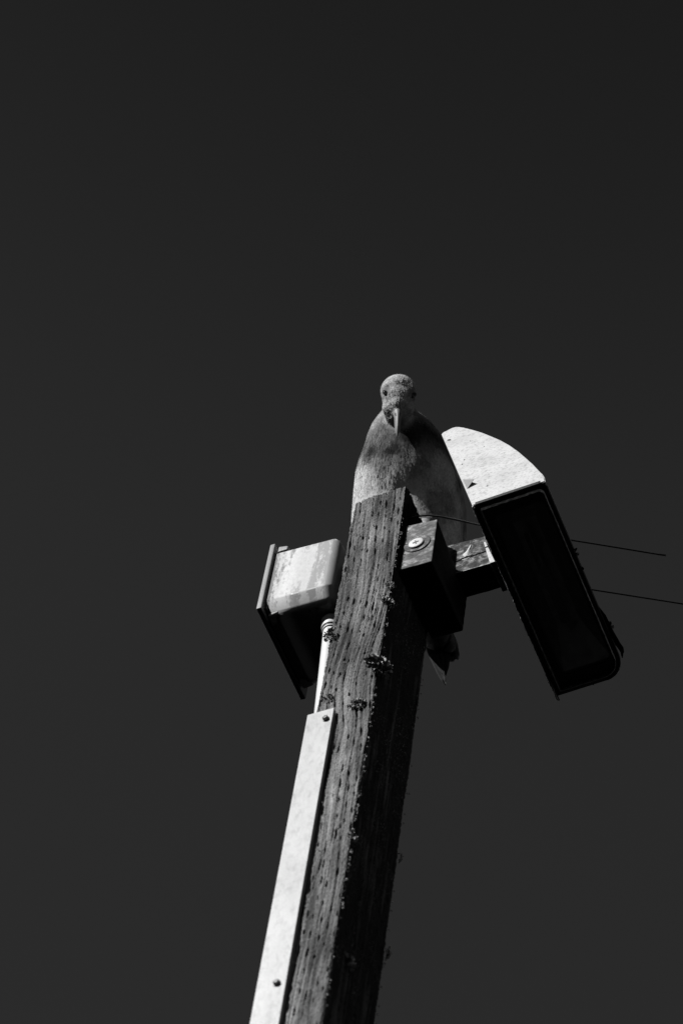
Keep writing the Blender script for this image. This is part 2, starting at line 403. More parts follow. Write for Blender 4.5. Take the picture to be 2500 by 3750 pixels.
# ------------------------------------------------------------------ metal channel on the front
chan = thing('metal_channel', 'long pale metal channel screwed to the front left edge of the post', 'cable cover', (-.032, -.0525, -TOP))
poly = [(-.0519, -.0445+.0), (-.0519, -.0525), (-.0120, -.0525), (-.0120, -.0448), (-.0135, -.0448), (-.0135, -.0510), (-.0503, -.0510), (-.0503, -.0445)]
me = prism_me('cover', poly, (0, 0, 0), (1, 0, 0), (0, 1, 0), (0, 0, 1), -TOP+.001, -.5815, .0004)
wn(link('cover', me, MCH, chan, True))
for z in (-.6050, -1.1641, -1.72, -2.28, -2.84, -3.40, -3.96, -4.52, -5.08):
    x = -.0214 if z > -.7 else -.0240
    hx = lathe_me('screw', (x, -.0524, z), (0, -1, 0), [(-.0, .0058), (.0008, .0058), (.0009, .0046), (.0042, .0044), (.0050, .0034)], 6 if z < -.7 else 6)
    sw = link('screw', hx, MSCREW, chan)

# ------------------------------------------------------------------ junction box
jb = thing('junction_box', 'grey plastic junction box streaked white, fixed to the left side of the post', 'electrical box', (-.0605, .03, -.241))
def jbody():
    # side profile (y, z), extruded along x; the last rings round the rear edge
    y0, y1, z0, z1 = -.0430, .1130, -.2455, -.0840
    def arc(cy, cz, rr, a0, a1, n=5): return [(cy+rr*math.cos(math.radians(a0+(a1-a0)*k/n)), cz+rr*math.sin(math.radians(a0+(a1-a0)*k/n))) for k in range(n+1)]
    pr = [(y0, -.2200), (y0+.0003, -.2222), (y0+.0012, -.2243), (-.0325, -.2405), (-.0300, -.2432), (-.0262, -.2450), (-.0215, z0)]
    pr += arc(y1-.018, z0+.018, .018, -90, 0)+arc(y1-.012, z1-.012, .012, 0, 90)+arc(y0+.007, z1-.007, .007, 90, 180)
    cy, cz = (y0+y1)/2, (z0+z1)/2; rings = [(-.1645, 0)]+[(-.150+.0105*k, 0) for k in range(8)]
    rr = .012
    rings = [(-.1645, .0), (-.12, .0012), (-.0725, .0022)]+[(-.0725+rr*math.sin(math.radians(a_)), .0022+rr*(1-math.cos(math.radians(a_)))) for a_ in (15, 30, 45, 60, 75, 90)]
    V = []; F = []; n = len(pr)
    for x, ins in rings:
        for y, z in pr:
            V.append((x, cy+(y-cy)*(1-ins/(y1-cy)), cz+(z-cz)*(1-ins/(z1-cz))))
    for i in range(len(rings)-1):
        for k in range(n): F.append((i*n+k, i*n+(k+1) % n, (i+1)*n+(k+1) % n, (i+1)*n+k))
    F += [tuple(range(n))[::-1], tuple((len(rings)-1)*n+k for k in range(n))]
    me = pyd('body', V, F); b = bmesh.new(); b.from_mesh(me); bmesh.ops.recalc_face_normals(b, faces=b.faces); b.to_mesh(me); b.free(); return me
wn(link('body', jbody(), MBOX, jb, True))
wn(link('seam', box_me('seam', -.1682, -.1640, -.0400, .110, -.2380, -.0870), MSCREW, jb))
wn(link('lid', box_me('lid', -.1770, -.1680, -.0485, .1270, -.2465, -.0655, .0018, 2), MLID, jb, True))
for (yy, zz) in ((-.034, -.0775), (.104, -.0775), (-.022, -.2400), (.100, -.2400)):   # corner lugs behind the lid
    sgn = 1 if zz > -.1 else -1
    bm = bmesh.new(); bmesh.ops.create_cube(bm, size=1)
    for v in bm.verts:
        slope = .0 if v.co.x < 0 else (-.005*sgn if v.co.z*sgn > 0 else 0)
        v.co = Vector((-.1560+v.co.x*.017, yy+v.co.y*.019, zz+v.co.z*.016+slope))
    bmesh.ops.bevel(bm, geom=bm.edges[:], offset=.0025, segments=3, affect='EDGES', profile=.5)
    lg = wn(link('lug', bmm(bm, 'lug'), MLID, jb, True))
    link('screw', lathe_me('screw', (-.1650, yy, zz+.0*sgn), (-1, 0, 0), [(0, .003), (.0045, .003)], 12), MSCREW, lg)
link('mounting_bracket', box_me('mounting_bracket', -.0606, -.0446, -.006, .078, -.205, -.120, .002), MSCREW, jb)
for (x, y) in ((-.0905, -.0190), (-.1020, -.0190)):
    link('speck', lathe_me('speck', (x, y, -.2454), (0, 0, -1), [(0, .0026), (.0006, .0022)], 14), MPATCH, jb)

# ------------------------------------------------------------------ conduit
cd = thing('conduit', 'white plastic conduit pipe running from the box down behind the metal channel', 'pipe', (-.0585, -.003, -TOP))
p0 = Vector((-.0775, .010, -.2455)); p1 = Vector((-.0655, .012, -.520)); ax = (p1-p0).normalized()
pp = [p0+ax*.004]+[p0.lerp(p1, t) for t in (.15, .4, .7, .9)]+[p1, Vector((-.0645, .012, -.56)), Vector((-.0635, .012, -.60)), Vector((-.0620, .012, -.9)), Vector((-.0620, .012, -TOP+.0))]
link('pipe', tube_me('pipe', pp, .0118, 28), MPIPE, cd, True)
link('connector', lathe_me('connector', p0, ax, [(-.0, .0160), (.006, .0162), (.0105, .0160), (.012, .0150)], 32), MTAB, cd, True)
link('collar', lathe_me('collar', p0+ax*.0121, ax, [(0, .0150), (.0010, .0154), (.0095, .0154), (.0105, .0148)], 32), MPIPE, cd, True)
link('gasket_ring', lathe_me('gasket_ring', p0+ax*.0226, ax, [(0, .0140), (.0022, .0140)], 32), MSCREW, cd, True)
link('rim', lathe_me('rim', p0+ax*.0249, ax, [(0, .0136), (.0026, .0136), (.0034, .0122)], 32), MPIPE, cd, True)

# ------------------------------------------------------------------ timber block and arm on the right side
def rough_prism(name, poly, o, a, b, c, c0, c1, amp=.0009, cuts=22, bev=.0012):
    me = prism_me(name, poly, o, a, b, c, c0, c1, bev)
    bm = bmesh.new(); bm.from_mesh(me)
    for _ in range(4):
        long_e = [e for e in bm.edges if e.calc_length() > .006]
        if not long_e: break
        bmesh.ops.subdivide_edges(bm, edges=long_e, cuts=1, use_grid_fill=True)
    bm.normal_update()
    for v in bm.verts:
        n_ = mnoise.noise(v.co*90)+.5*mnoise.noise(v.co*260); v.co += v.normal*n_*amp
    return bmm(bm, name)
blk = thing('timber_block', 'stub of crusted timber bolted to the right side of the post, bird above', 'wood block', (.0455, .037, -.22))
bme = rough_prism('block', [(.0457, -.1000), (.0965, -.1065), (.0965, -.2250), (.0457, -.2235)], (0, 0, 0), (1, 0, 0), (0, 0, 1), (0, 1, 0), -.0315, .0990, .0006)
for v in bme.vertices: v.co.z -= .018*max(0, min(1, (v.co.y+.0310)/.078))*(v.co.z+.2245)/.118     # top shaped to slope back so less of its shadow reaches the arm
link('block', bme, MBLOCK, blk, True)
wsh = link('washer', lathe_me('washer', (.0691, -.0313, -.1635), (0, -1, 0), [(0, .0212), (.0014, .0212), (.0020, .0206)], 40), MWASH, blk)
bolt = link('bolt', lathe_me('bolt', (.0681, -.0335, -.1650), (0, -1, 0), [(0, .0122), (.0016, .0122), (.0024, .0116), (.0029, .0100)], 36), MBOLT, blk, True)
for an in (12, 102):
    ca, sa = math.cos(math.radians(an)), math.sin(math.radians(an))
    link('slot', prism_me('slot', [(-.0048, -.0011), (.0048, -.0011), (.0048, .0011), (-.0048, .0011)], (.0681, -.0370 + (.0001 if an > 50 else 0), -.1650), (ca, 0, sa), (-sa, 0, ca), (0, 1, 0), -.0, .0030), MSCREW, bolt)

arm = thing('mounting_arm', 'short dark mottled timber arm reaching from the post to the floodlight', 'arm', (.0968, .073, -.095))
PS = Vector((.9973, 0, .0732)); PP = Vector((-.0732, 0, .9973)); PA = Vector((.1828, -.085, -.1935)); FT = Vector((.0126, -.025, -.0457))   # floodlight axes and its lower corner
armx = lambda z: .1385+(.0-z)*.268*.95 - .0085
link('beam', rough_prism('beam', [(.0460, -.1395), (.1595, -.1395), (.1440, -.0525), (.0460, -.0450)], (0, 0, 0), (1, 0, 0), (0, 0, 1), (0, 1, 0), .0505, .0955, .0006), MARM, arm, True)
DX, DZ = .0105, -.0373
link('edge_strip', rough_prism('edge_strip', [(.0990, -.1392), (.1590, -.1392), (.1587, -.1372), (.0990, -.1372)], (0, 0, 0), (1, 0, 0), (0, 0, 1), (0, 1, 0), .0492, .0512, .0003, 22, .0003), MGSK, arm, True)
link('knot_ring', lathe_me('knot_ring', (.1105, .0507, -.0958), (0, -1, 0), [(0, .0100), (.0008, .0100), (.0010, .0075)], 24), MSCREW, arm)
def smear(name, pts, wd, parent, mat, y):
    V = []; F = []
    for i, (x, z, w_) in enumerate(pts):
        j = rnd.uniform(-.0006, .0006)
        x += DX; z += DZ
        V += [(x-w_+j, y+.0007, z), (x-w_*.5+j, y-.0008, z), (x+w_*.5, y-.0008, z), (x+w_+j, y+.0007, z)]
    for i in range(len(pts)-1):
        for k in range(3): F.append((4*i+k, 4*i+k+1, 4*i+4+k+1, 4*i+4+k))
    return link(name, pyd(name, V, F), mat, parent, True)
smear('dropping', [(.1068, -.0300, .0006), (.1060, -.0345, .0014), (.1045, -.0390, .0022), (.1032, -.0430, .0024), (.1018, -.0470, .0030), (.0995, -.0505, .0052), (.0985, -.0535, .0056), (.1000, -.0570, .0044), (.1015, -.0610, .0026), (.1012, -.0640, .0008)], 0, arm, MDROP, .0499)

# ------------------------------------------------------------------ floodlight
fl = thing('floodlight', 'white wedge shaped floodlight with dark glass underside at the end of the arm', 'floodlight', PA+Vector((0, .17, 0)))
prof0 = [(.1100, .0), (.1095, .012), (.1065, .024), (.1005, .040), (.0925, .063), (.0825, .088), (.0700, .118), (.0560, .147), (.0425, .171), (.0280, .193), (.0130, .215), (-.0030, .235), (-.0160, .250), (-.0240, .2575), (-.0290, .2605), (-.0350, .2615), (-.0470, .2570), (-.0500, .2545)]
SK = -.051/.255      # the back plate leans with the housing
Y0, Y1 = -.06, .300
O3 = Vector((PA.x, -.025, PA.z))
def inset(s_, p_, t): return (s_-t*max(0, min(1, s_/.05+.2)), p_)
def cap_me(name, ya, yb, ins=0):
    pol = [(-.0035, 0)]+[inset(a_, b_, ins) for a_, b_ in prof0[:-2]]+[(-.0500, .2565), (-.0530, .2535)]
    me = prism_me(name, pol, O3, PS, PP, (0, 1, 0), ya, yb, .0)
    bm = bmesh.new(); bm.from_mesh(me); bmesh.ops.bevel(bm, geom=[e for e in bm.edges if abs((e.verts[0].co-e.verts[1].co).y) < 1e-6], offset=.0012, segments=2, affect='EDGES'); return bmm(bm, name)
link('end_cap', cap_me('end_cap', Y0, Y0+.003), MFIX, fl)
link('end_cap', cap_me('end_cap', Y1-.003, Y1, .030), MFIX, fl)
def shell_me():
    V = []; F = []; n = len(prof0)
    rows = [(Y0+.003, 0), (Y0+.15, .0005), (Y1-.030, .001)]+[(Y1-.030+.029*math.sin(math.radians(a_)), .001+.029*(1-math.cos(math.radians(a_)))) for a_ in (20, 40, 60, 75, 88)]
    for y, t in rows:
        for off in (0, .0025):
            for s_, p_ in prof0:
                s2, p2 = inset(s_, p_, t); V.append(O3+PS*(s2-off*.85)+PP*(p2-off*.5)+Vector((0, y, 0)))
    for r_ in range(len(rows)-1):
        b = 2*n*r_
        for i in range(n-1):
            F += [(b+i, b+i+1, b+2*n+i+1, b+2*n+i), (b+n+i, b+3*n+i, b+3*n+i+1, b+n+i+1)]
        F += [(b, b+2*n, b+3*n, b+n)]
    return pyd('cover', V, F)
link('cover', shell_me(), MFIX, fl, True)
link('back_plate', prism_me('back_plate', [(-.0035, -.004), (-.0002, -.004), (-.0506, .2540), (-.0540, .2540)], O3, PS, PP, (0, 1, 0), Y0+.0032, Y1+.006, .0006), MBLK, fl)
link('mounting_plate', prism_me('mounting_plate', [(-.0250, .0520), (-.0164, .0520), (-.0310, .1200), (-.0345, .1200)], O3, PS, PP, (0, 1, 0), .0710, .1260, .001), MFIX, fl)
# flaking lip along the lower edge of the back plate
lp = [O3+PS*(-.0032+rnd.uniform(-.0003, .0003))+PP*(-.0035+rnd.uniform(-.0004, .0004))+Vector((0, Y0+(Y1+.004-Y0)*k/150, 0)) for k in range(151)]
lr = []
for k in range(151):
    b_ = .0011+.0008*max(0, mnoise.noise(Vector((k*.11, 3, 1)))*2)+(.0010*rnd.random() if k > 70 else .0003*rnd.random()); lr.append(b_)
link('edge_lip', tube_me('edge_lip', lp, lr, 8, True, .18), MFIX, fl, True)
# door frame under the housing: outer rectangle with rounded far corner, inner opening with round corners
def rrect(x0, x1, y0, y1, radii, n=8):
    """radii at (x0,y0),(x1,y0),(x1,y1),(x0,y1); anticlockwise"""
    out = []
    for (cx, cy, rr, a0) in ((x0, y0, radii[0], 180), (x1, y0, radii[1], 270), (x1, y1, radii[2], 0), (x0, y1, radii[3], 90)):
        ox = cx+rr if cx == x0 else cx-rr; oy = cy+rr if cy == y0 else cy-rr
        for k in range(n+1):
            an = math.radians(a0+90*k/n); out.append((ox+rr*math.cos(an), oy+rr*math.sin(an)))
    return out
def ring_me(name, outer, inner, p0_, p1_, inner_top=None):
    n = len(outer); V = []
    q = lambda s_, y, p_: O3+PS*s_+PP*p_+Vector((0, y, 0))
    for (s_, y) in outer: V.append(q(s_, y, p0_))
    for (s_, y) in inner: V.append(q(s_, y, p0_))
    for (s_, y) in outer: V.append(q(s_, y, p1_))
    for (s_, y) in (inner_top or inner): V.append(q(s_, y, p1_))
    F = []
    for k in range(n):
        j = (k+1) % n
        F += [(k, j, n+j, n+k), (2*n+k, 3*n+k, 3*n+j, 2*n+j), (k, 2*n+k, 2*n+j, j), (n+k, n+j, 3*n+j, 3*n+k)]
    me = pyd(name, V, F); bm = bmesh.new(); bm.from_mesh(me); bmesh.ops.recalc_face_normals(bm, faces=bm.faces)
    bmesh.ops.bevel(bm, geom=[e for e in bm.edges if len(e.link_faces) == 2 and e.calc_face_angle(0) > 1.0], offset=.0006, segments=1, affect='EDGES')
    return bmm(bm, name)
out_ = rrect(.0002, .1100, Y0-.0005, Y1-.004, (.002, .010, .030, .003)); mid_ = rrect(.0065, .1030, Y0+.0085, Y1-.012, (.002, .009, .026, .003))
inn_ = rrect(.0160, .0965, -.0300, Y1-.030, (.012, .012, .016, .012))
MF = link('frame', ring_me('frame', out_, mid_, -.0016, .0060), MBLK, fl)
link('inner_frame', ring_me('inner_frame', rrect(.0064, .1031, Y0+.0084, Y1-.0119, (.002, .009, .026, .003)), inn_, .0010, .0065), MBLK, MF)
link('gasket', ring_me('gasket', rrect(.0060, .1035, Y0+.0080, Y1-.0115, (.002, .009, .026, .003)), rrect(.0072, .1023, Y0+.0092, Y1-.0127, (.002, .008, .025, .002)), -.0086, .0009), MGSK, MF)
link('glass', prism_me('glass', inn_, O3, PS, (0, 1, 0), PP, .0045, .0066), MGLASS, fl)
# reflector tray above the glass
q = lambda s_, y, p_: O3+PS*s_+PP*p_+Vector((0, y, 0))
def refl():
    b = [(.020, -.026), (.097, -.026), (.097, .266), (.020, .266)]; t = [(.030, .022), (.066, .022), (.066, .215), (.030, .215)]
    V = [q(s_, y, .0085) for s_, y in b]+[q(s_, y, .060) for s_, y in t]
    return pyd('reflector', V, [(0, 1, 5, 4), (1, 2, 6, 5), (2, 3, 7, 6), (3, 0, 4, 7), (4, 5, 6, 7)])
link('reflector', refl(), MREF, fl)
link('lamp_tube', tube_me('lamp_tube', [q(.050, .035, .040), q(.050, .200, .040)], .008, 14), MGLASS, fl, True)
# small bent tab on the end cap and specks
def tab():
    c = [x+FT for x in (Vector((.1462, -.0602, -.0630)), Vector((.1675, -.0665, -.0835)), Vector((.1548, -.0602, -.0950)))]; t_ = Vector((0, .0006, 0))
    V = c+[x+t_ for x in c]; return pyd('tab', V, [(0, 2, 1), (3, 4, 5), (0, 1, 4, 3), (1, 2, 5, 4), (2, 0, 3, 5)])
link('tab', tab(), MTAB, fl)
for (x, z, s_) in ((.1131, .0737, .0030), (.1155, .0722, .0018), (.1440, -.0035, .0014), (.1416, -.0152, .0013), (.1745, .020, .0008), (.150, .050, .0007)):
    link('chip', lathe_me('chip', (x+FT.x, -.0600+FT.y, z+FT.z), (0, -1, 0), [(0, s_), (.0006, s_*.6)], 7), MSCREW, fl)
# torn strip of rubber hanging from the outer edge of the frame
def strip():
    pts = [(.1010, .150, .002, .003), (.1050, .172, .002, .0058), (.1075, .190, .002, .0085), (.1090, .201, .001, .0078), (.1110, .211, .000, .0055), (.1130, .222, -.001, .0046), (.1145, .232, -.002, .0042), (.1160, .242, -.003, .0040), (.1178, .252, -.003, .0040), (.1172, .258, -.003, .0030), (.1150, .262, -.003, .0020), (.1140, .267, -.004, .0008)]
    V = []; F = []
    for i, (s_, y, p_, w_) in enumerate(pts):
        j = rnd.uniform(-.0008, .0008)
        for ds, dp in ((-w_+j, 0), (w_*.8+j, 0), (w_*.8, .0025), (-w_, .0025)): V.append(q(s_+ds, y+rnd.uniform(-.0008, .0008), p_+dp))
    for i in range(len(pts)-1):
        for k in range(4): F.append((4*i+k, 4*i+(k+1) % 4, 4*i+4+(k+1) % 4, 4*i+4+k))
    n = len(pts)*4; F += [(0, 3, 2, 1), (n-4, n-3, n-2, n-1)]
    return pyd('torn_strip', V, F)
link('torn_strip', strip(), MSHRED, fl)
for k, (s_, y) in enumerate(((.1110, .066), (.1115, .074), (.1105, .100), (.1165, .205), (.1175, .212), (.0030, .296), (-.004, .262), (-.004, .272), (.055, .297))):
    V = flakes('rubber_crumb', [(q(s_, y, 0), (0, 0, 1), .003)], .0045, 12, None, None); link('rubber_crumb', V, MSHRED, fl)

# ------------------------------------------------------------------ cables
def wire(name, pts, rad, label, n=8):
    o = centred(name, tube_me(name, pts, rad, n), MCABLE, pts[0], True); return props(o, label, 'cable')
def curve(a, b, sag, n=20):
    a, b = Vector(a), Vector(b); return [a.lerp(b, k/n)+Vector((0, 0, -4*sag*(k/n)*(1-k/n))) for k in range(n+1)]
wire('feed_cable', [(.0400, -.0166, -.0540), (.0470, -.0168, -.0520), (.055, -.015, -.0505), (.070, -.012, -.0510), (.090, -.005, -.0550), (.115, .006, -.0620), (.146, .020, -.0715), (.158, .025, -.0745)], .0016, 'thin black cable stapled to the post and running across to the back of the floodlight')
wire('cut_cable', curve((.145, .0711, 0), (.3774, .2024, 0), -.0008), .0016, 'short stiff black cable ending in mid air right of the floodlight, upper of two')
wire('long_cable', [Vector((.145, .1676, 0))+Vector((.1297, .0724, 0))*t for t in (0, .5, 1, 1.77, 2, 3, 6, 14)], .0016, 'long black cable leaving the picture right of the floodlight, lower of two')

# ------------------------------------------------------------------ the gull
gull = thing('gull', 'mottled juvenile gull perched on the post top looking down with lowered bill', 'bird', (-.01, .05, 0))
SP = [((-.0140, -.0080, .3250), .0250), ((-.0205, .0075, .3400), .0290), ((-.0280, .0250, .3280), .0425), ((-.0250, .0350, .3045), .0570), ((-.0220, .0460, .2804), .0675), ((-.0292, .0750, .2498), .0825), ((-.0375, .1110, .2220), .0905),
      ((-.0404, .1300, .1906), .0905), ((-.0287, .1550, .1162), .0735), ((-.0165, .1900, .0326), .0500), ((-.0121, .2200, -.0080), .0270)]
HC = Vector((.0000, -.0430, .3200)); HF = Vector((.0100, .1420, -.9900)).normalized(); HR = Vector((.921, .376, .099)); HR = (HR-HF*HR.dot(HF)).normalized(); HU = HF.cross(HR)  # bill, right, crown
if HU.y > 0: HU = -HU
def sph(bm, c, rx, ry=None, rz=None, basis=None, n=3):
    ry = ry or rx; rz = rz or rx; B = basis or (Vector((1, 0, 0)), Vector((0, 1, 0)), Vector((0, 0, 1)))
    rt = bmesh.ops.create_icosphere(bm, subdivisions=n, radius=1)
    for v in rt['verts']: x, y, z = v.co; v.co = Vector(c)+B[0]*x*rx+B[1]*y*ry+B[2]*z*rz
def interp(SP, k=6):
    out = []; P = [(Vector(c), r_) for c, r_ in SP]
    for i in range(len(P)-1):
        a_, b_ = P[max(i-1, 0)], P[min(i+2, len(P)-1)]
        for j in range(k):
            t = j/k; t2, t3 = t*t, t*t*t
            f = lambda p0, p1, p2, p3: .5*((2*p1)+(p2-p0)*t+(2*p0-5*p1+4*p2-p3)*t2+(3*p1-p0-3*p2+p3)*t3)
            out.append((f(a_[0], P[i][0], P[i+1][0], b_[0]), f(a_[1], P[i][1], P[i+1][1], b_[1]), i+t))
    out.append((P[-1][0], P[-1][1], len(P)-1)); return out
DS = interp(SP)
bm = bmesh.new()
for c, rr, t in DS: sph(bm, c, rr, rr*.97, rr)
HB = (HR, HU, HF)
sph(bm, HC-HF*.004, .0300, .0285, .0290, HB)                       # skull
sph(bm, HC+HF*.016+HU*.000, .0275, .0240, .0290, HB)               # face
sph(bm, HC+HF*.034+HU*.000, .0185, .0180, .0220, HB)               # lores
sph(bm, HC+HF*.047-HU*.001, .0100, .0115, .0150, HB)               # base of the bill
for s_ in (-1, 1):
    sph(bm, HC+HF*.007+HR*.0160*s_+HU*.0125, .0115, .0095, .0110, HB)   # brow
    sph(bm, HC+HF*.032+HR*.0135*s_-HU*.007, .0125, .0130, .0180, HB)    # cheek
sph(bm, HC-HF*.000-HU*.012, .027, .022, .034, HB)
sph(bm, HC+HF*.038-HU*.016, .0215, .018, .024, HB)                 # throat                  # nape
me0 = bpy.data.meshes.new('tmp'); bm.to_mesh(me0); bm.free()
to = bpy.data.objects.new('tmp', me0); sc.collection.objects.link(to)
rm = to.modifiers.new('r', 'REMESH'); rm.mode = 'VOXEL'; rm.voxel_size = .0026
sm = to.modifiers.new('s', 'SMOOTH'); sm.factor = .5; sm.iterations = 11
dg = bpy.context.evaluated_depsgraph_get(); body = bpy.data.meshes.new_from_object(to.evaluated_get(dg))
bpy.data.objects.remove(to); body.name = 'body'
nv = len(body.vertices); BV = np.empty(nv*3); body.vertices.foreach_get('co', BV); BV = BV.reshape(-1, 3)
BN = np.empty(nv*3); body.vertices.foreach_get('normal', BN); BN = BN.reshape(-1, 3)
SPP = np.array([list(c)+[rr, t] for c, rr, t in DS])
def spine(Pn):
    """parameter along the spine and flow direction for points"""
    dd = ((Pn[:, None, :]-SPP[None, :, :3])**2).sum(-1)**.5/SPP[None, :, 3]
    k = dd.argmin(1); t = SPP[k, 4]; k2 = np.minimum(k+2, len(SPP)-1); k1 = np.maximum(k-2, 0)
    fl_ = SPP[k2, :3]-SPP[k1, :3]; fl_ /= np.linalg.norm(fl_, axis=1)[:, None]+1e-9
    return t, fl_
HCn, HFn, HUn, HRn = [np.array(v) for v in (HC, HF, HU, HR)]
def head_w(Pn):
    rel = Pn-HCn-HFn*.010; q_ = np.sqrt(((rel@HRn)/.031)**2+((rel@HUn)/.034)**2+((rel@HFn)/.060)**2)
    return np.clip((1.28-q_)/.25, 0, 1)
def tone_of(Pn, seed=0):
    t, _ = spine(Pn); hw = head_w(Pn)
    nz = np.array([mnoise.noise(Vector(p_)*60)+.6*mnoise.noise(Vector((p_[0]*220, p_[1]*220, p_[2]*90))) for p_ in Pn])
    n2 = np.array([mnoise.noise(Vector((p_[0]*28+9, p_[1]*28, p_[2]*22))) for p_ in Pn])
    zz = Pn[:, 2]; xx = Pn[:, 0]
    # height of the lower border of the brown hood on the chest
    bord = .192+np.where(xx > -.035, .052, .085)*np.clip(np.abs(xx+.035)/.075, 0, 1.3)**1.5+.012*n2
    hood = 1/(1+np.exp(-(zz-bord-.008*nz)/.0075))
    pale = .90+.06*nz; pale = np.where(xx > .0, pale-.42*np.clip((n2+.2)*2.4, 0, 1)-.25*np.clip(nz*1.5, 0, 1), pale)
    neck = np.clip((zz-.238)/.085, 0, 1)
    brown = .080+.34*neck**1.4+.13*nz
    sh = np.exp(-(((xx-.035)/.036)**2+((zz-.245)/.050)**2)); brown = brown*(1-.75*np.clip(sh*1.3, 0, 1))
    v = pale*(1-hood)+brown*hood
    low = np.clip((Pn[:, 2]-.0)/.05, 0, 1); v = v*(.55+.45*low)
    rel = Pn-HCn; f_ = rel@HFn; u_ = rel@HUn; rr_ = rel@HRn
    nh = np.array([mnoise.noise(Vector(p_)*210)+.8*mnoise.noise(Vector(p_)*480) for p_ in Pn]); head = .50+.15*nh+.05*nz+.08*np.clip((.012-f_)/.01, 0, 1); head = np.where(f_ > .030, head+.14, head); head = head-.16*np.exp(-((f_-.020)/.010)**2)*(np.abs(rr_) > .014)
    v = v*(1-hw)+head*hw
    return np.clip(v, .03, .92)
# clumps of feathers as relief
disp = np.array([mnoise.noise(Vector((p_[0]*55, p_[1]*55, p_[2]*30)))*.0005+mnoise.noise(Vector((p_[0]*240, p_[1]*240, p_[2]*70)))*.00018 for p_ in BV])
hwb = head_w(BV); disp *= (1-.6*hwb)
BV2 = BV+BN*disp[:, None]; body.vertices.foreach_set('co', BV2.reshape(-1)); body.update()
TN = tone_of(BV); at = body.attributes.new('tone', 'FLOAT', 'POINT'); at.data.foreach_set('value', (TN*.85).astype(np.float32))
# small contour feathers laid over the skin
body.calc_loop_triangles(); tri = np.empty(len(body.loop_triangles)*3, int); body.loop_triangles.foreach_get('vertices', tri); tri = tri.reshape(-1, 3)
ta = np.linalg.norm(np.cross(BV[tri[:, 1]]-BV[tri[:, 0]], BV[tri[:, 2]]-BV[tri[:, 0]]), axis=1)
hwt = head_w(BV[tri].mean(1)); wgt = ta*(1+5*hwt); NF = 30000
pick = rng.choice(len(tri), NF, p=wgt/wgt.sum()); b1, b2 = rng.random(NF), rng.random(NF); sw_ = b1+b2 > 1; b1[sw_] = 1-b1[sw_]; b2[sw_] = 1-b2[sw_]
T_ = tri[pick]; PF = BV2[T_[:, 0]]*(1-b1-b2)[:, None]+BV2[T_[:, 1]]*b1[:, None]+BV2[T_[:, 2]]*b2[:, None]
NFn = BN[T_].mean(1); NFn /= np.linalg.norm(NFn, axis=1)[:, None]
_, FD = spine(PF); hf = head_w(PF)
hd = PF-(HCn+HFn*.062); hd /= np.linalg.norm(hd, axis=1)[:, None]+1e-9          # on the head they lie back from the bill
FD = FD*(1-hf[:, None])+hd*hf[:, None]*1.0
FD += rng.normal(0, .12, FD.shape); FD -= NFn*(FD*NFn).sum(1)[:, None]; FD /= np.linalg.norm(FD, axis=1)[:, None]+1e-9
SD = np.cross(NFn, FD); tq, _ = spine(PF)
LN = np.where(hf > .5, .0045, .0085+.0060*np.clip((tq-2)/5, 0, 1))*rng.uniform(.7, 1.25, NF); WD = LN*np.where(hf > .5, .16, .11)
LF = rng.uniform(.0, .03, NF)*LN
k_ = np.abs(PF[:, None, :]-SPP[None, :, :3]).sum(-1).argmin(1); RC = np.where(hf > .5, .027, np.maximum(SPP[k_, 3], .03))
def on(l, w_, up): return PF+FD*(LN*l)[:, None]+SD*(WD*w_)[:, None]+NFn*(up*LN*.02+.0002+LF*l-((LN*l)**2+(WD*w_)**2)/(2*RC))[:, None]
FV = np.stack([PF-NFn*.0004, on(.45, -1, 1), on(.45, 1, 1), on(.8, -.8, 1), on(.8, .8, 1), on(1, 0, 1)], 1)
EYES = [np.array(HC+HF*.0200+HR*a_+HU*b_) for a_, b_ in ((-.0190, .0138), (.0222, .0105))]
neye = np.minimum(np.linalg.norm(PF-EYES[0], axis=1), np.linalg.norm(PF-EYES[1], axis=1)) < .0085
keep = ~neye & ~((hf > .5) & ((PF-HCn)@HFn > .056)); FV = FV[keep]; tf = tone_of(PF)[keep]; tf = tf*(1+rng.uniform(-1, 1, keep.sum())*np.where(tf > .5, .10, .24)); NF = len(FV)
ki = np.arange(NF)*6
fc = [x for k in ki.tolist() for x in ((k, k+1, k+2), (k+1, k+3, k+4, k+2), (k+3, k+5, k+4))]
fm = bpy.data.meshes.new('plumage'); fm.from_pydata(FV.reshape(-1, 3).tolist(), [], fc); fm.update()
NC = (NFn[keep]+rng.normal(0, 1, (NF, 3))*np.where(hf[keep] > .5, .16, .03)[:, None]); NC = np.repeat(NC, 6, 0)+np.tile(np.array([[0.0]]*6), (NF, 1)); NC += np.repeat(SD[keep], 6, 0)*np.tile(np.array([0, -.07, .07, -.07, .07, 0]), NF)[:, None]
NC /= np.linalg.norm(NC, axis=1)[:, None]; fm.polygons.foreach_set('use_smooth', [True]*len(fm.polygons)); fm.normals_split_custom_set_from_vertices(NC.tolist())
at = fm.attributes.new('tone', 'FLOAT', 'POINT'); at.data.foreach_set('value', np.clip(np.repeat(tf, 6)*np.tile([.85, .95, .95, 1, 1, 1.1], NF), .02, .9).astype(np.float32))
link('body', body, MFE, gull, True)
props(link('plumage', fm, MFE, gull, True), kind='stuff')

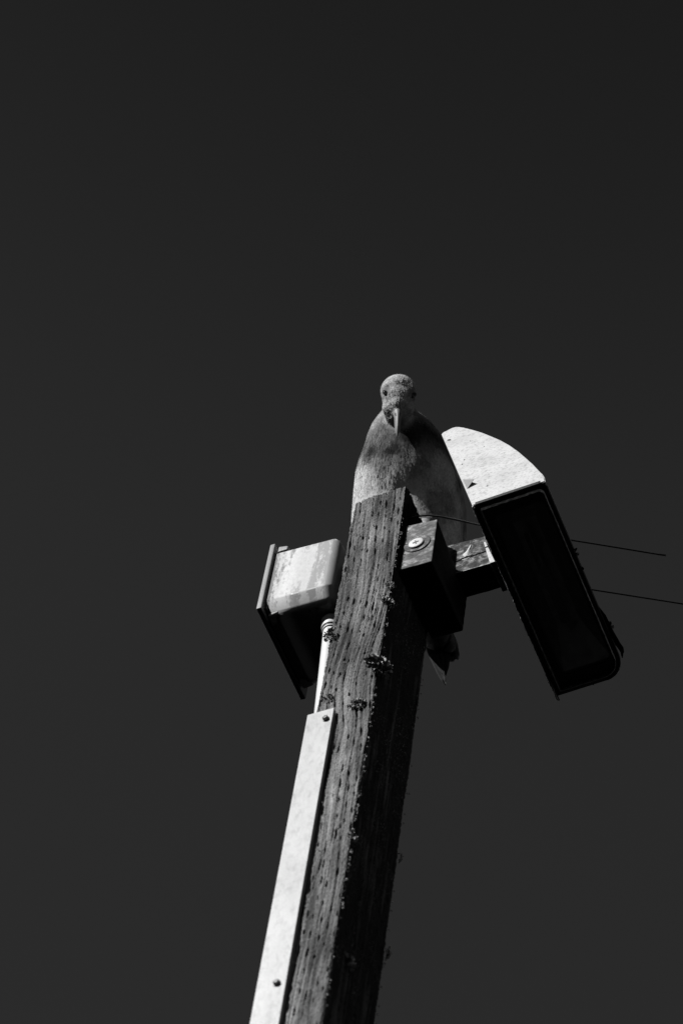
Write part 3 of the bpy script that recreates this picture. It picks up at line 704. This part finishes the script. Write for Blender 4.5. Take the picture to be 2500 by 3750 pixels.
# bill: upper and lower mandible, hooked at the tip
def mandible(name, stops, wid, up):
    stops = [(a_+.014, b_-.001, c_, d_) for a_, b_, c_, d_ in stops]
    V = []; F = []; n = 12
    for (f_, u_, w_, h_) in stops:
        for k in range(n):
            an = 2*math.pi*k/n; V.append(HC+HF*f_+HU*(u_+h_*math.sin(an))+HR*(w_*math.cos(an)*(1-.35*max(0, math.sin(an)*up))))
    for i in range(len(stops)-1):
        for k in range(n): F.append((i*n+k, i*n+(k+1) % n, (i+1)*n+(k+1) % n, (i+1)*n+k))
    F.append(tuple(range(n))[::-1]); F.append(tuple((len(stops)-1)*n+k for k in range(n)))
    me = pyd(name, V, F); b = bmesh.new(); b.from_mesh(me); bmesh.ops.recalc_face_normals(b, faces=b.faces); b.to_mesh(me); b.free(); return me
um = mandible('upper_mandible', [(.026, .0010, .0120, .0090), (.036, .0016, .0102, .0088), (.044, .0022, .0084, .0080), (.053, .0026, .0062, .0066), (.064, .0028, .0046, .0054), (.076, .0024, .0037, .0048), (.086, .0010, .0029, .0042), (.093, -.0012, .0020, .0030), (.0975, -.0036, .0010, .0014), (.0990, -.0046, .0003, .0005)], 0, 1)
lm = mandible('lower_mandible', [(.030, -.0080, .0070, .0060), (.048, -.0075, .0058, .0050), (.064, -.0068, .0048, .0044), (.076, -.0072, .0042, .0046), (.084, -.0058, .0028, .0028), (.090, -.0046, .0010, .0012)], 0, -1)
bl = link('upper_mandible', um, MBILL, gull, True); link('lower_mandible', lm, MBILL, gull, True)
for s_ in (-1, 1):
    e = bmesh.new(); E1 = (HF*.80-HR*.60*s_).normalized(); E2 = HF.cross(HR).normalized(); sph(e, HC+HF*.0200+HR*(-.0190 if s_ < 0 else .0222)+HU*(.0138 if s_ < 0 else .0105),   .0092, .0056, .0034, (E1, E1.cross(E2).normalized(), E2)); link('eye', bmm(e, 'eye'), MEYE, gull, True)
    t = bmesh.new(); bmesh.ops.create_cube(t, size=1)
    for v in t.verts: v.co = HC+HF*(.066+v.co.z*.006)+HR*(.0040*s_+v.co.x*.0008)+HU*(.0068+v.co.y*.0012)
    link('nostril', bmm(t, 'nostril'), MEYE, bl)

# folded wings: a flat shell on each flank, long dark flight feathers crossing over the tail
def feather_blade(name, a_, b_, side, width, tone, parent, nrm, thick=.0006, tip=.5):
    a_, b_ = Vector(a_), Vector(b_); ax_ = b_-a_; sd = Vector(side).normalized(); nm = Vector(nrm).normalized(); V = []; F = []; n = 14; tones = []
    for i in range(n+1):
        t = i/n; w_ = width*min(1, .35+t*3)*(math.sqrt(max(0, 1-((t-tip)/(1-tip))**2)) if t > tip else 1); w_ = max(w_, .0004)
        c = a_+ax_*t+nm*.006*math.sin(t*math.pi)*.5
        for k, x in enumerate((-1, -.5, 0, .5, 1)):
            V.append(c+sd*w_*x+nm*(.0016*(1-x*x))); tones.append(tone*(1.0-.28*(1-abs(x)))*(1.25 if t > .9 else 1))
        for k, x in enumerate((1, .5, 0, -.5, -1)):
            V.append(c+sd*w_*x+nm*(.0016*(1-x*x)-thick)); tones.append(tone*(1.0-.28*(1-abs(x)))*(1.25 if t > .9 else 1))
    for i in range(n):
        for k in range(10): F.append((i*10+k, i*10+(k+1) % 10, i*10+10+(k+1) % 10, i*10+10+k))
    F += [tuple(range(10))[::-1], tuple(n*10+k for k in range(10))]
    me = pyd(name, V, F); at = me.attributes.new('tone', 'FLOAT', 'POINT'); at.data.foreach_set('value', tones)
    return link(name, me, MTHIN if 'tail' in name else MFE, parent, True)
MTHIN = MFE.copy(); MTHIN.name = 'thin_vane'; _t = MTHIN.node_tree; _o = [n for n in _t.nodes if n.type == 'OUTPUT_MATERIAL'][0]; _p = [n for n in _t.nodes if n.type == 'BSDF_PRINCIPLED'][0]
_tr = _t.nodes.new('ShaderNodeBsdfTranslucent'); _mx = _t.nodes.new('ShaderNodeMixShader'); _mx.inputs[0].default_value = .5
_t.links.new(_p.inputs['Base Color'].links[0].from_socket, _tr.inputs[0]); _t.links.new(_p.outputs[0], _mx.inputs[1]); _t.links.new(_tr.outputs[0], _mx.inputs[2]); _t.links.new(_mx.outputs[0], _o.inputs[0])
def wing(side):
    bm = bmesh.new()
    for c, rr, t in DS:
        if 4.3 < t < 8.6:
            k = (t-4.3)/4.3
            sph(bm, c+Vector((side*rr*.66, rr*.30, rr*.12)), rr*.32, rr*.55*(1-.35*k), rr*.62, None, 2)
    m0 = bpy.data.meshes.new('tmp'); bm.to_mesh(m0); bm.free(); o = bpy.data.objects.new('tmp', m0); sc.collection.objects.link(o)
    rm = o.modifiers.new('r', 'REMESH'); rm.mode = 'VOXEL'; rm.voxel_size = .004; s2 = o.modifiers.new('s', 'SMOOTH'); s2.iterations = 6
    dg = bpy.context.evaluated_depsgraph_get(); me = bpy.data.meshes.new_from_object(o.evaluated_get(dg)); bpy.data.objects.remove(o); me.name = 'wing'
    co = np.empty(len(me.vertices)*3); me.vertices.foreach_get('co', co); co = co.reshape(-1, 3)
    tn = np.clip(.30+.28*np.array([mnoise.noise(Vector((p_[0]*90, p_[1]*90, p_[2]*40))) for p_ in co]), .08, .6)
    at = me.attributes.new('tone', 'FLOAT', 'POINT'); at.data.foreach_set('value', tn.astype(np.float32))
    wg = link('wing', me, MFE, gull, True)
    for k in range(4):
        tipc = Vector((-.0115-.0*side, .268, -.088))+Vector((-.004*side, -.006*k, .016*k)) if side < 0 else Vector((-.002, .262, -.070))+Vector((-.004, -.006*k, .016*k))
        feather_blade('flight_feather', Vector((-.018+side*.030, .180, .075))+Vector((0, .004*k, 0)), tipc, (.90, .2, .25), .0085, .075, wg, (side*.2, .75, .6), tip=.55)
wing(-1); wing(1)
tl = feather_blade('tail', (-.0120, .205, .010), (.003, .2580, -.0420), (.93, .30, .12), .0220, .80, gull, (0, .7, .7), .0012, .45)
for k, (dx, dz) in enumerate(((-.016, .004), (-.009, .0015), (.008, .0015), (.015, .004))):
    feather_blade('tail_feather', (-.0140+dx*.3, .207, .012), (-.002+dx, .2590+dz*.3, -.0420+dz), (.93, .30, .12), .0100, .75 if k % 2 else .60, tl, (0, .7, .7), .0008, .55)
feather_blade('tail_covert', (-.0120, .190, -.005), (.0060, .2460, -.0345), (.93, .30, .12), .0190, .85, tl, (0, .7, .7), .0010, .35)
# legs and webbed feet on the post top
for s_ in (-1, 1):
    kx = -.006+s_*.026
    lg = link('leg', tube_me('leg', [(-.030+s_*.034, .105, .145), (-.022+s_*.030, .092, .105), (kx, .078, .078), (kx, .070, .045), (kx, .062, .012), (kx, .056, .0035)], [.017, .0115, .0050, .0040, .0042, .0050], 14), MLEG, gull, True)
    V = [(kx, .060, .006), (kx-.018, .018, .0016), (kx, .008, .0016), (kx+.018, .018, .0016), (kx, .060, .0012), (kx-.018, .018, .0004), (kx, .008, .0004), (kx+.018, .018, .0004)]
    F = [(0, 1, 2), (0, 2, 3), (4, 6, 5), (4, 7, 6), (0, 4, 5, 1), (1, 5, 6, 2), (2, 6, 7, 3), (3, 7, 4, 0)]
    ft = link('foot', pyd('foot', V, F), MLEG, lg)
